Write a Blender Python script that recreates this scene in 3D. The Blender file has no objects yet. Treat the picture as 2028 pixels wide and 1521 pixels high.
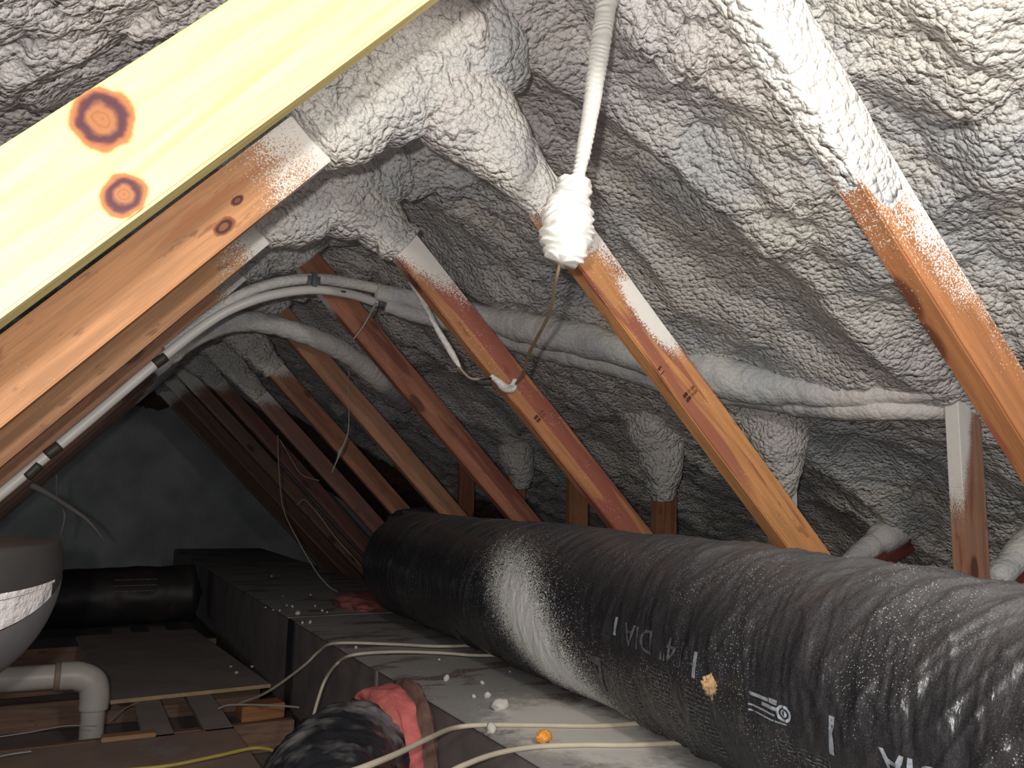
import bpy, bmesh, math, random
import numpy as np
from mathutils import Vector, Matrix
random.seed(7)
S = bpy.context.scene
COL = S.collection

# ---------------------------------------------------------------- camera
F, YAW, PITCH, ROLL = 1604.8, .4915, .1389, .0215
_cy, _sy, _cp, _sp = math.cos(YAW), math.sin(YAW), math.cos(PITCH), math.sin(PITCH)
FW = np.array([_sy*_cp, _cy*_cp, _sp]); _r0 = np.array([_cy, -_sy, 0.]); _u0 = np.cross(_r0, FW)
RT = math.cos(ROLL)*_r0 + math.sin(ROLL)*_u0
UP = -math.sin(ROLL)*_r0 + math.cos(ROLL)*_u0
cam_d = bpy.data.cameras.new('camera'); cam = bpy.data.objects.new('camera', cam_d); COL.objects.link(cam)
cam_d.sensor_width = 36; cam_d.lens = 36*F/2028; cam_d.clip_start = .02
cam.matrix_world = Matrix(((RT[0], UP[0], -FW[0], 0), (RT[1], UP[1], -FW[1], 0), (RT[2], UP[2], -FW[2], 0), (0, 0, 0, 1)))
S.camera = cam
def at(px, py, **k):                      # the point seen at a pixel, on the plane X=, Y= or Z=
    d = FW + RT*(px-1014)/F - UP*(py-760.5)/F
    (a, v), = k.items(); return d*v/d['XYZ'.index(a)]

# ---------------------------------------------------------------- light
W = bpy.data.worlds.new('world'); S.world = W; W.use_nodes = True
W.node_tree.nodes['Background'].inputs[0].default_value = (.62, .68, .8, 1)
W.node_tree.nodes['Background'].inputs[1].default_value = .27
def lamp(name, loc, power, size, col):
    l = bpy.data.lights.new(name, 'POINT'); l.energy = power; l.shadow_soft_size = size; l.color = col
    o = bpy.data.objects.new(name, l); o.location = loc; COL.objects.link(o); return o
lamp('work_light', (.52, -.10, .52), 19, .06, (1, .95, .88))
lamp('flash', (-.07, -.03, .03), 25, .012, (1, .97, .93))
S.view_settings.view_transform = 'Standard'; S.view_settings.look = 'None'
S.view_settings.exposure = 1.05; S.view_settings.gamma = 1.0
try: S.view_settings.use_curve_mapping = False
except Exception: pass
S.cycles.use_denoising = True

# ---------------------------------------------------------------- noise
def _h(ix, iy, iz, s):
    s = int(s)
    n = (ix.astype(np.int64)*374761393 + iy.astype(np.int64)*668265263 + iz.astype(np.int64)*2147483647 + s*974634777) & 0x7fffffff
    n = ((n ^ (n >> 13))*1274126177) & 0x7fffffff
    n = ((n ^ (n >> 16))*1911520717) & 0x7fffffff
    return ((n ^ (n >> 15)) & 0xffff)/65535.
def vnoise(P, s=0):
    I = np.floor(P); f = P-I; f = f*f*(3-2*f); I = I.astype(np.int64); out = 0
    for a in (0, 1):
        for b in (0, 1):
            for c in (0, 1):
                w = (f[:, 0] if a else 1-f[:, 0])*(f[:, 1] if b else 1-f[:, 1])*(f[:, 2] if c else 1-f[:, 2])
                out = out + w*_h(I[:, 0]+a, I[:, 1]+b, I[:, 2]+c, s)
    return out*2-1
def fbm(P, s=0, o=3):
    r = 0; a = 1.
    for i in range(o): r = r + a*vnoise(P*2**i, s+i); a *= .5
    return r/1.75
def pillow(P, s=0, flat=False):           # lumps that bulge between sharp creases: 0 in the creases, 1 on top
    I = np.floor(P).astype(np.int64); best = np.full(len(P), 9.)
    for a in (-1, 0, 1):
        for b in (-1, 0, 1):
            for c in ((0,) if flat else (-1, 0, 1)):
                x, y, z = I[:, 0]+a, I[:, 1]+b, I[:, 2]+c
                d = (x+_h(x, y, z, s)-P[:, 0])**2+(y+_h(x, y, z, s+7)-P[:, 1])**2
                if not flat: d = d+(z+_h(x, y, z, s+13)-P[:, 2])**2
                best = np.minimum(best, d)
    return 1-np.minimum(best, 1.)
def warp(P, k, a, s=50):
    return P+a*np.stack([vnoise(P*k, s), vnoise(P*k+31.7, s+1), vnoise(P*k+71.3, s+2)], 1)
def foam_h(P, s=0, flat=False):           # foam relief in metres for points in metres
    Q = warp(P, 9., .035, s+50); Q = warp(Q, 34., .008, s+60)
    big = np.clip(.65+.8*fbm(P*3.1, s+20, 2), .08, 1.3)
    z = np.zeros(len(P)); sc = np.array([1., 1., 1.])
    if flat: Q = Q*sc; Q[:, 2] = .5
    def pl(c, k):
        R = Q/c; 
        if flat: R[:, 2] = .5
        return pillow(R, s+k, flat)
    return big*(.040*pl(.115, 1)+.027*pl(.055, 3)+.0135*pl(.026, 5))

# ---------------------------------------------------------------- object helpers
def link_mesh(name, verts, faces, mat, parent=None, smooth=True, uv=None):
    me = bpy.data.meshes.new(name)
    me.from_pydata([tuple(v) for v in verts] if not isinstance(verts, list) else verts, [], faces)
    if smooth: me.polygons.foreach_set('use_smooth', [True]*len(me.polygons))
    if uv is not None:
        l = me.uv_layers.new(name='uv'); vi = np.empty(len(me.loops), np.int32); me.loops.foreach_get('vertex_index', vi)
        l.data.foreach_set('uv', np.asarray(uv, np.float32)[vi].ravel())
    if mat: me.materials.append(mat)
    me.update()
    o = bpy.data.objects.new(name, me); COL.objects.link(o)
    if parent is not None: o.parent = parent
    return o
def grid_mesh(name, V, n, m, mat, closed=False, **k):   # V: n*m points, n rows
    i, j = np.meshgrid(np.arange(n-1), np.arange(m if closed else m-1), indexing='ij')
    a = i*m+j; b = i*m+(j+1) % m
    Fc = np.stack([a, b, b+m, a+m], -1).reshape(-1, 4)
    me = bpy.data.meshes.new(name)
    me.vertices.add(len(V)); me.vertices.foreach_set('co', np.asarray(V, np.float32).ravel())
    me.loops.add(Fc.size); me.loops.foreach_set('vertex_index', Fc.ravel().astype(np.int32))
    me.polygons.add(len(Fc)); me.polygons.foreach_set('loop_start', np.arange(0, Fc.size, 4, dtype=np.int32))
    me.polygons.foreach_set('use_smooth', np.ones(len(Fc), bool))
    me.update(calc_edges=True)
    uv = k.get('uv')
    if uv is not None:
        l = me.uv_layers.new(name='uv'); l.data.foreach_set('uv', np.asarray(uv, np.float32)[Fc.ravel()].ravel())
    me.materials.append(mat)
    o = bpy.data.objects.new(name, me); COL.objects.link(o)
    if k.get('parent') is not None: o.parent = k['parent']
    return o
def tag(o, label, cat, group=None, kind=None):
    if label: o['label'] = label
    if cat: o['category'] = cat
    if group: o['group'] = group
    if kind: o['kind'] = kind
    return o
def empty(name, loc=(0, 0, 0), rot=(0, 0, 0)):
    o = bpy.data.objects.new(name, None); o.location = loc; o.rotation_euler = rot; o.empty_display_size = .1; COL.objects.link(o); return o
def bm_obj(name, bm, mat, parent=None, smooth=False):
    me = bpy.data.meshes.new(name); bm.to_mesh(me); bm.free(); me.materials.append(mat)
    if smooth: me.polygons.foreach_set('use_smooth', [True]*len(me.polygons))
    o = bpy.data.objects.new(name, me); COL.objects.link(o)
    if parent is not None: o.parent = parent
    return o
def box(name, lo, hi, mat, parent=None, bevel=.003, seg=2, wob=0, cuts=0, axis=0):
    bm = bmesh.new(); bmesh.ops.create_cube(bm, size=1)
    lo = Vector(lo); hi = Vector(hi)
    for v in bm.verts: v.co = Vector([lo[i]+(v.co[i]+.5)*(hi[i]-lo[i]) for i in range(3)])
    if bevel: bmesh.ops.bevel(bm, geom=bm.edges[:], offset=bevel, segments=seg, affect='EDGES')
    if cuts:
        for k in range(1, cuts):
            c = lo[axis]+(hi[axis]-lo[axis])*k/cuts; n = [0, 0, 0]; n[axis] = 1; p = [0, 0, 0]; p[axis] = c
            bmesh.ops.bisect_plane(bm, geom=bm.verts[:]+bm.edges[:]+bm.faces[:], plane_co=p, plane_no=n)
        if wob:
            P = np.array([v.co for v in bm.verts]); r = vnoise(P*3+lo[1]*7, 5)*wob; r2 = vnoise(P*3+40+lo[1]*3, 9)*wob
            for v, a, b in zip(bm.verts, r, r2):
                v.co[(axis+1) % 3] += a; v.co[(axis+2) % 3] += b
    return bm_obj(name, bm, mat, parent)
def catmull(pts, n):
    P = np.array(pts, float); P = np.vstack([2*P[0]-P[1], P, 2*P[-1]-P[-2]]); m = len(P)-3; out = []
    for t in np.linspace(0, m-1e-6, n):
        i = int(t); u = t-i; a, b, c, d = P[i:i+4]
        out.append(.5*((2*b)+(-a+c)*u+(2*a-5*b+4*c-d)*u*u+(-a+3*b-3*c+d)*u**3))
    return np.array(out)
def frames(C, upv=(0, 0, 1)):
    T = np.gradient(C, axis=0); T /= np.linalg.norm(T, axis=1)[:, None]
    u = np.array(upv, float); A = []
    n = u-T[0]*(u@T[0])
    if np.linalg.norm(n) < 1e-3: n = np.array([1., 0, 0])-T[0]*T[0][0]
    n /= np.linalg.norm(n)
    for t in T:
        n = n-t*(n@t); n /= np.linalg.norm(n); A.append(n.copy())
    A = np.array(A); return T, A, np.cross(T, A)
def tube(name, pts, rad, mat, parent=None, n=60, m=14, amp=None, seed=0, ab=None, expo=2., fscale=1., upv=(0, 0, 1), wrink=None, caps=True):
    """a tube along a path; rad is one radius or one per path point; ab scales the section; amp>0 adds foam relief"""
    C = catmull(pts, n); T, A, B = frames(C, upv)
    R = np.interp(np.linspace(0, 1, n), np.linspace(0, 1, len(rad)), rad) if hasattr(rad, '__len__') else np.full(n, rad)
    th = np.linspace(0, 2*math.pi, m, endpoint=False)
    c, s = np.cos(th), np.sin(th)
    q = (np.abs(c)**expo+np.abs(s)**expo)**(-1/expo); a, b = ab if ab else (1, 1)
    D = A[:, None]*(c*q*a)[None, :, None]+B[:, None]*(s*q*b)[None, :, None]
    V = C[:, None]+D*R[:, None, None]
    V = V.reshape(-1, 3); Dn = D.reshape(-1, 3); Dn = Dn/np.linalg.norm(Dn, axis=1)[:, None]
    if amp: V = V+Dn*((foam_h(V*fscale+seed*1.7, seed)/fscale)*amp)[:, None]
    if wrink: V = V+Dn*wrink(V)[:, None]
    if caps:
        V = np.vstack([np.tile(C[0]-T[0]*R[0]*.3, (m, 1)), V, np.tile(C[-1]+T[-1]*R[-1]*.3, (m, 1))]); n += 2
    return grid_mesh(name, V, n, m, mat, closed=True, parent=parent)

# ---------------------------------------------------------------- materials
class Mt:
    def __init__(s, name):
        s.m = bpy.data.materials.new(name); s.m.use_nodes = True; s.t = s.m.node_tree; s.b = s.t.nodes['Principled BSDF']
    def n(s, ty, **k):
        x = s.t.nodes.new(ty)
        for a, v in k.items():
            if a.startswith('i_'): s.set(x.inputs[a[2:].replace('_', ' ')], v)
            elif a.startswith('n'): s.set(x.inputs[int(a[1:])], v)
            else: setattr(x, a, v)
        return x
    def set(s, i, v):
        if isinstance(v, bpy.types.NodeSocket): s.t.links.new(v, i)
        else: i.default_value = v
    def math(s, op, a, b=0., c=None, clamp=False):
        x = s.t.nodes.new('ShaderNodeMath'); x.operation = op; x.use_clamp = clamp; s.set(x.inputs[0], a); s.set(x.inputs[1], b)
        if c is not None: s.set(x.inputs[2], c)
        return x.outputs[0]
    def vm(s, op, a, b=(0, 0, 0)):
        x = s.t.nodes.new('ShaderNodeVectorMath'); x.operation = op; s.set(x.inputs[0], a); s.set(x.inputs[1], b)
        return x.outputs['Value'] if op in ('LENGTH', 'DISTANCE', 'DOT_PRODUCT') else x.outputs[0]
    def noise(s, vec, scale=5., detail=3., rough=.5, dist=0.):
        x = s.n('ShaderNodeTexNoise', n0=vec); x.inputs['Scale'].default_value = scale; x.inputs['Detail'].default_value = detail
        x.inputs['Roughness'].default_value = rough; x.inputs['Distortion'].default_value = dist; return x.outputs[0]
    def vor(s, vec, scale=5., feature='F1', rnd=1.):
        x = s.n('ShaderNodeTexVoronoi', feature=feature, n0=vec); x.inputs['Scale'].default_value = scale; x.inputs['Randomness'].default_value = rnd
        return x.outputs[0]
    def ss(s, v, lo, hi, a=0., b=1.):
        x = s.t.nodes.new('ShaderNodeMapRange'); x.interpolation_type = 'SMOOTHSTEP'; s.set(x.inputs[0], v)
        for i, q in ((1, lo), (2, hi), (3, a), (4, b)): s.set(x.inputs[i], q)
        return x.outputs[0]
    def mix(s, f, a, b):
        x = s.t.nodes.new('ShaderNodeMix'); x.data_type = 'RGBA'; s.set(x.inputs[0], f)
        for i, q in ((6, a), (7, b)): s.set(x.inputs[i], q if isinstance(q, bpy.types.NodeSocket) else (*q[:3], 1))
        return x.outputs[2]
    def co(s, which='Object'): return s.n('ShaderNodeTexCoord').outputs[which]
    def sep(s, v): x = s.n('ShaderNodeSeparateXYZ', n0=v); return x.outputs
    def scale(s, v, k): return s.vm('MULTIPLY', v, k)
    def bump(s, h, strength=.3, dist=.002, normal=None):
        x = s.n('ShaderNodeBump'); s.set(x.inputs['Height'], h); x.inputs['Strength'].default_value = strength; x.inputs['Distance'].default_value = dist
        if normal is not None: s.set(x.inputs['Normal'], normal)
        return x.outputs[0]
    def out(s, col=None, rough=None, normal=None, metal=None, spec=None):
        for k, v in (('Base Color', col), ('Roughness', rough), ('Normal', normal), ('Metallic', metal), ('Specular IOR Level', spec)):
            if v is not None: s.set(s.b.inputs[k], (*v, 1) if k == 'Base Color' and isinstance(v, tuple) else v)
        return s.m

def foam_col(M, P):
    n1 = M.noise(P, 3.2, 3); n2 = M.noise(P, 1.1, 2)
    c = M.mix(M.ss(n1, .38, .64), (.49, .50, .505), (.69, .655, .59))
    return M.mix(M.math('MULTIPLY', M.ss(n2, .45, .62), .6), c, (.62, .56, .54))
def foam_bump(M, P, k=1.):
    W_ = M.vm('ADD', P, M.scale(M.n('ShaderNodeTexNoise', n0=P, i_Scale=45.).outputs[1], (.012, .012, .012)))
    v1 = M.vor(W_, 75.); v2 = M.vor(W_, 150.)
    h = M.math('ADD', M.math('MULTIPLY', M.math('MULTIPLY', v1, v1), -1.), M.math('MULTIPLY', M.math('MULTIPLY', v2, v2), -.35))
    return M.bump(h, 1.*k, .0095)
def mat_foam(name='spray_foam', deck=False, k=1.):
    M = Mt(name); P = M.co('Object')
    c = foam_col(M, P); r = .48
    if deck:                              # bare roof boards where the foam stops, far down the right slope
        x, y, z = M.sep(P)
        e = M.math('ADD', M.math('ADD', y, M.math('MULTIPLY', x, .9)), M.math('MULTIPLY', M.noise(P, 4., 3), .8))
        f = M.ss(e, 7.9, 8.1)
        w = M.mix(M.noise(M.scale(P, (2, 30, 2)), 3.), (.10, .055, .035), (.17, .095, .06))
        c = M.mix(f, c, w)
    return M.out(c, r, foam_bump(M, P, k), spec=.35)
def mat_wood(name, c1=(.50, .215, .085), c2=(.30, .085, .035), u0=-9., wid=.2, kv=0., under=-9., fresh=False, knots=(), sgn=1, knot_amt=1., seed=0., heart=.5, dust=.3, patch=None):
    M = Mt(name); P = M.co('Object'); rnd = M.n('ShaderNodeObjectInfo').outputs['Random']
    off = M.vm('ADD', P, (seed*3.1, seed*1.7, seed*.9))
    x, y, z = M.sep(P)
    # grain bends round the knots
    Q = off
    grain = M.noise(M.scale(Q, (1.6, 26, 26)), 3., 4, .6, .35)
    fine = M.noise(M.scale(Q, (6, 210, 210)), 1.5, 2, .5)
    band = M.noise(M.scale(Q, (.9, 9, 12)), 2.2, 2, .5, .6)
    c = M.mix(M.ss(grain, .35, .68), c1, tuple(a*.72 for a in c1))
    c = M.mix(M.math('MULTIPLY', M.ss(band, heart, heart+.06), .85), c, c2)
    c = M.mix(M.math('MULTIPLY', M.ss(fine, .5, .75), .35), c, tuple(a*.55 for a in c1))
    # small stray knots
    kn = M.vor(M.scale(Q, (3.6, 9, 9)), 1.0)
    kf = M.ss(kn, .10, .17, 1., 0.)
    c = M.mix(M.math('MULTIPLY', kf, .8*knot_amt), c, (.07, .022, .012))
    blot = M.noise(M.scale(Q, (9, 30, 30)), 1.6, 3, .6)
    c = M.mix(M.math('MULTIPLY', M.ss(blot, .62, .72), .5*knot_amt), c, (.13, .04, .025))
    for kx, kz, rx, rz in knots:
        d0 = M.vm('MULTIPLY', M.vm('SUBTRACT', P, (kx, 0, kz)), (1/rx, 0, 1/rz))
        w = M.noise(P, 38., 3)
        d = M.math('ADD', M.vm('LENGTH', d0), M.math('MULTIPLY', M.math('SUBTRACT', w, .5), .9))
        halo = M.ss(d, 1.0, 1.25, 1., 0.)
        c = M.mix(M.math('MULTIPLY', halo, .95), c, (.27, .075, .022))
        c = M.mix(M.ss(d, .72, 1.0, 1., 0.), c, (.045, .012, .018))
        c = M.mix(M.ss(d, .38, .62, 1., 0.), c, (.22, .085, .03))
        rings = M.math('SINE', M.math('MULTIPLY', d, 28.))
        c = M.mix(M.math('MULTIPLY', M.ss(rings, .2, 1.), M.ss(d, .5, .9, .3, 0.)), c, (.10, .03, .02))
    # dust specks and the white overspray near the top end
    sp = M.vor(M.vm('ADD', P, M.scale(M.n('ShaderNodeTexNoise', n0=P, i_Scale=60.).outputs[1], (.01, .01, .01))), 150.); spk = M.ss(sp, .08, .17, 1., 0.)
    spk = M.math('MULTIPLY', spk, M.ss(M.noise(P, 9., 2), .5, .62))
    c = M.mix(M.math('MULTIPLY', spk, dust), c, (.75, .72, .66))
    ue = M.math('SUBTRACT', x, M.math('MULTIPLY', z, kv))
    n = M.noise(P, 420., 2, .6); lo = M.noise(P, 14., 3)
    t = M.math('SUBTRACT', u0, ue); t = M.math('DIVIDE', t, wid)
    t = M.math('ADD', t, M.math('MULTIPLY', M.math('SUBTRACT', lo, .5), .9))
    if under > -5:
        nz = M.sep(M.n('ShaderNodeNewGeometry').outputs['Normal']); on = M.n('ShaderNodeVectorTransform', vector_type='NORMAL', convert_from='WORLD', convert_to='OBJECT')
        M.set(on.inputs[0], M.n('ShaderNodeNewGeometry').outputs['Normal'])
        isu = M.ss(M.math('MULTIPLY', M.sep(on.outputs[0])[2], -sgn), .4, .7)
        tu = M.math('DIVIDE', M.math('SUBTRACT', under, x), wid*.4)
        t = M.math('MAXIMUM', t, M.math('SUBTRACT', M.math('MULTIPLY', isu, M.math('ADD', tu, 3.)), 3.))
    if patch:
        pd = M.vm('LENGTH', M.vm('MULTIPLY', M.vm('SUBTRACT', P, (patch[0], 0, patch[1])), (1/patch[2], 0, 1/patch[3])))
        t = M.math('MAXIMUM', t, M.math('MULTIPLY', M.math('SUBTRACT', 1.15, M.math('ADD', pd, M.math('MULTIPLY', lo, .3))), 1.6))
    f = M.ss(M.math('ADD', t, M.math('MULTIPLY', M.math('SUBTRACT', n, .5), 2.4)), .0, .30)
    f2 = M.ss(t, .5, 1.0); f = M.math('MAXIMUM', f, f2)
    wc = M.mix(M.noise(P, 30., 2), (.68, .65, .60), (.76, .73, .68))
    c = M.mix(f, c, wc)
    hb = M.math('ADD', M.math('MULTIPLY', grain, .4), M.math('ADD', M.math('MULTIPLY', fine, .3), M.math('MULTIPLY', f, M.math('MULTIPLY', n, .8))))
    return M.out(c, .55, M.bump(hb, .35, .0015), spec=.3)
def mat_plain(name, col, rough=.6, metal=0., var=.2, sc=12., col2=None, bump=.15, dirt=None, spec=.4):
    M = Mt(name); P = M.co('Object'); n = M.noise(P, sc, 4, .6)
    c = M.mix(M.ss(n, .3, .7), col, col2 if col2 else tuple(a*(1-var) for a in col))
    if dirt: c = M.mix(M.math('MULTIPLY', M.ss(M.noise(P, 5., 4, .65), .5, .66), dirt[1]), c, dirt[0])
    return M.out(c, rough, M.bump(M.noise(P, sc*8, 3), bump, .002), metal=metal, spec=spec)

FOAM = mat_foam()
FOAM_S = mat_foam('smooth_spray_foam', k=.35)
FOAM_W = mat_plain('clean_white_foam', (.74, .72, .67), .5, var=.06, bump=.25)
CEIL = mat_foam('spray_foam_on_roof', deck=True)

# ---------------------------------------------------------------- the foamed roof
XN, ZR = .506, 1.02                       # ridge line
TY = [.665+.61*k for k in range(14)]      # planes of the framing, 24 inches apart
def roof_z(x): 
    d = np.abs(x-XN); return ZR-.5*(np.sqrt(d*d+.05**2)-.05)
xs = np.arange(-2.4, 4.5, .007)
ys = [-.7]
while ys[-1] < 9.6: ys.append(ys[-1]+max(.0075, .0045*max(ys[-1], 0)+.001))
ys = np.array(ys)
X, Y = np.meshgrid(xs, ys, indexing='ij'); sh = X.shape; X = X.ravel(); Y = Y.ravel()
base = roof_z(X)
U = (X-XN)*1.118
P2 = np.stack([U*.85, Y, np.zeros_like(U)], 1)
h = foam_h(P2, 0, True)
big = fbm(np.stack([U*1.5, Y*2.6, np.zeros_like(U)], 1), 90, 3)
rid = 1-np.abs(fbm(np.stack([U*2.4+5, Y*3.4, np.zeros_like(U)], 1), 130, 2))*2.2
hl = h.copy()
h = h+.045*big+.035*np.clip(rid, -.2, 1)-.02
for ty in TY:                             # foam gathers on the framing and in the peak
    r2 = (X-XN)**2/(.24**2)+(Y-ty-.02)**2/(.105**2)
    h = h+.20*np.exp(-r2)
    h = h+.026*np.exp(-((Y-ty-.02+.015*big)**2)/(.055**2))
fade = np.clip((9.9-Y)/2., .3, 1); h = h*fade
side = np.clip((X-XN)/.08, -1, 1)
nx = -.447*side
V = np.stack([X+nx*h*.8+side*hl*fade*.75, Y, base+.012-h-np.abs(side)*hl*.37], 1)
ceil = grid_mesh('ceiling', V, sh[0], sh[1], CEIL)
tag(ceil, 'sloping roof underside covered in lumpy grey-white spray foam', 'ceiling', kind='structure')

# floor, far wall
MF = mat_plain('attic_floor_dust', (.24, .20, .18), .9, sc=6., dirt=((.20, .17, .15), .6))
f = box('floor', (-2.6, -.8, -.96), (4.7, 9.6, -.93), MF, bevel=0); tag(f, 'dusty dark attic floor between the joists', 'floor', kind='structure')
MW = mat_plain('gable_board', (.58, .60, .60), .8, sc=2., var=.35)
g = box('wall_back', (-2.6, 9.0, -.95), (3.9, 9.08, 1.15), MW, bevel=0); tag(g, 'grey board on the far gable end wall', 'wall', kind='structure')

# ---------------------------------------------------------------- diagonal braces
TH = .038
def ru(px, py, k): p = at(px, py, Y=TY[k]); return math.hypot(p[0]-XN, p[2]-.879)
# index, wood args, label
R_SPEC = [
 dict(c1=(.37, .155, .062), c2=(.25, .075, .035), u0=.88, wid=.42, kv=3.6, seed=1., heart=.58, dust=.8, label='thick diagonal brace at the far right, coated white with foam from its top to halfway'),
 dict(c1=(.53, .245, .095), c2=(.26, .085, .06), u0=.62, wid=.18, kv=2.2, seed=2.3, heart=.56, dust=.6, patch=(.70, -.012, .115, .034), label='bright orange diagonal brace behind the foam-coated hanging cord, with a white patch on its edge'),
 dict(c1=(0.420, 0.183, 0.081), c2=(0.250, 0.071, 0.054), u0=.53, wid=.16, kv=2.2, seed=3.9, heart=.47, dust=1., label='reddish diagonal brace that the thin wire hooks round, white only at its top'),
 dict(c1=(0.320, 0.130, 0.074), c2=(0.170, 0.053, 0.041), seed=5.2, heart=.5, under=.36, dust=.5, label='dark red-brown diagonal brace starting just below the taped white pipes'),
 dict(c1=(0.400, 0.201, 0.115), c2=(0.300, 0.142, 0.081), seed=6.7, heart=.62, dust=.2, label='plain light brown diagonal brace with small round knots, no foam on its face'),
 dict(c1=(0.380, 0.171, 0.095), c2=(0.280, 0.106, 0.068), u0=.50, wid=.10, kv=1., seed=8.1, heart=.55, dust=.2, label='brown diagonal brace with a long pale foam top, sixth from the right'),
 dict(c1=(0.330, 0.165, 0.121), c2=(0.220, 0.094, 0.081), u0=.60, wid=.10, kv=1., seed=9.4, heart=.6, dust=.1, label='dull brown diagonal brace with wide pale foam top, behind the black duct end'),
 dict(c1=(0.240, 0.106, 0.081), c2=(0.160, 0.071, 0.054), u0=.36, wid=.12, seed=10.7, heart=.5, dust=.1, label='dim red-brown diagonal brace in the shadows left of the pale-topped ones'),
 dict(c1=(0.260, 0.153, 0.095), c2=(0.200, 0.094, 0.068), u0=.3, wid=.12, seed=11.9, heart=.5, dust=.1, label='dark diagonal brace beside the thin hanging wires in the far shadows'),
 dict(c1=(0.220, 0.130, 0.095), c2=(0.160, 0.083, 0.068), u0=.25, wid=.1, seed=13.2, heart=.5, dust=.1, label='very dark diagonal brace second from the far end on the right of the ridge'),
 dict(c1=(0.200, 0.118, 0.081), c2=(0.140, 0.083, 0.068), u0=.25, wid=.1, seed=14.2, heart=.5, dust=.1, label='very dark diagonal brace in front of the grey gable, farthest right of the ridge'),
]
L_SPEC = [
 dict(c1=(.66, .53, .22), c2=(.52, .37, .13), seed=1.5, heart=.6, fresh=True, knot_amt=.0, dust=.1, knots=((.786, .023, .0225, .0205), (.815, .075, .0165, .0145)), label='brightly lit pale yellow pine brace with two big knots, nearest the viewer'),
 dict(c1=(.56, .27, .12), c2=(.43, .17, .07), u0=.47, wid=.16, kv=0, seed=2.2, heart=.6, dust=.2, knots=((.575, .070, .018, .010), (.53, .052, .012, .006)), label='orange grained brace just below the pale yellow one, white at its upper end'),
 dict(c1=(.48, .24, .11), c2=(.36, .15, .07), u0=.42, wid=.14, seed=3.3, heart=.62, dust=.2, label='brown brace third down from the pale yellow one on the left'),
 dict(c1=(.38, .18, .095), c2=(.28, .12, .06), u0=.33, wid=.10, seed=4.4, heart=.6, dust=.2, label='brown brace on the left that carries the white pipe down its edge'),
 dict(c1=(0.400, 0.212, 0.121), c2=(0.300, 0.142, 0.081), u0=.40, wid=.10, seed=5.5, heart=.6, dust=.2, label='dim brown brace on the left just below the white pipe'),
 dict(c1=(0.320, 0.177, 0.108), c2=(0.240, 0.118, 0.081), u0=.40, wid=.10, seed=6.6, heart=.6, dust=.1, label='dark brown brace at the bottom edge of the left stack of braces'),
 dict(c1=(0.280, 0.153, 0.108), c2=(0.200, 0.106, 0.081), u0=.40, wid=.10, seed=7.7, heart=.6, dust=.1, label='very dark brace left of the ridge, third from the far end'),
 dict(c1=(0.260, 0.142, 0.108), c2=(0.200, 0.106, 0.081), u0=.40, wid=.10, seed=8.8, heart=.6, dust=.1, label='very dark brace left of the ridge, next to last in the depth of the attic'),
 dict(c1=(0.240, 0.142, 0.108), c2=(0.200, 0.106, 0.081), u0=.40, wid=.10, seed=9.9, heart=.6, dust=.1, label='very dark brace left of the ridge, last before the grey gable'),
]
def brace(spec, k, side):
    sp = dict(spec); label = sp.pop('label')
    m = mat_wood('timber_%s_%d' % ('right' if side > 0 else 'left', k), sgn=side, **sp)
    if side > 0: ang, w, L, lo, hi = math.radians(45), .0845, 2.27, -.0845, 0.
    else: ang, w, L, lo, hi = math.radians(132), .093, 2.12, 0., .093
    r = empty('diagonal_brace', (XN, TY[k], .879), (0, ang, 0))
    box('timber', (.02, 0, lo), (L, TH, hi), m, r, bevel=.0025, cuts=24, wob=.0016, axis=0)
    return tag(r, label, 'beam', 'diagonal roof braces right of the ridge' if side > 0 else 'diagonal roof braces left of the ridge')
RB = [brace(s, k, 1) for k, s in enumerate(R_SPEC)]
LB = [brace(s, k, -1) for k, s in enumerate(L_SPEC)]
# thick foam clinging to the upper ends (in the brace's own axes: x along, y thickness, z across)
def sleeve(r, side, u, th, seed, amp=.8, dz=0., boxy=3.2, ay=.66):
    zc = -.042*side if side > 0 else .0465
    pts = [(a, .019, zc+dz*(1-i/(len(u)-1))) for i, a in enumerate(u)]
    rad = [.046+t for t in th]
    return tube('foam_coating', pts, rad, FOAM, r, n=int(70+260*(u[-1]-u[0])), m=84, amp=amp, seed=seed, ab=(1., ay), expo=boxy, upv=(0, 0, 1))
sleeve(RB[0], 1, (-.05, .2, .35, .46, .56, .64), (.014, .004, .0, -.002, -.006, -.012), 3, .12, boxy=6, ay=.47)
sleeve(RB[1], 1, (-.06, .06, .15, .24, .32, .40), (.085, .072, .050, .018, -.010, -.026), 4, .9, dz=-.025, boxy=2.5)
sleeve(RB[2], 1, (-.06, .06, .14, .20, .26, .31), (.075, .060, .036, .008, -.014, -.028), 5, .95, dz=-.035, boxy=2.3)
sleeve(RB[3], 1, (-.06, .06, .12, .17), (.06, .04, .01, -.02), 6, .8, boxy=2.3)
sleeve(RB[4], 1, (-.06, .10, .18, .24), (.06, .04, .005, -.02), 7, .8, boxy=2.3)
sleeve(RB[5], 1, (-.06, .15, .30, .42), (.045, .014, -.006, -.022), 8, .5, boxy=4)
sleeve(RB[6], 1, (-.06, .15, .35, .50), (.045, .014, -.006, -.022), 9, .5, boxy=4)
sleeve(RB[7], 1, (-.06, .15, .25, .32), (.045, .014, -.006, -.022), 10, .5, boxy=4)
sleeve(LB[1], -1, (-.06, .08, .18, .27, .36), (.08, .045, .016, -.002, -.024), 11, .9, boxy=2.2)
sleeve(LB[2], -1, (-.06, .06, .15, .24, .32), (.07, .055, .030, .002, -.022), 12, .9, dz=.02, boxy=2.4)
sleeve(LB[3], -1, (-.06, .08, .16, .24), (.06, .04, .004, -.022), 13, .8, boxy=2.2)
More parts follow.
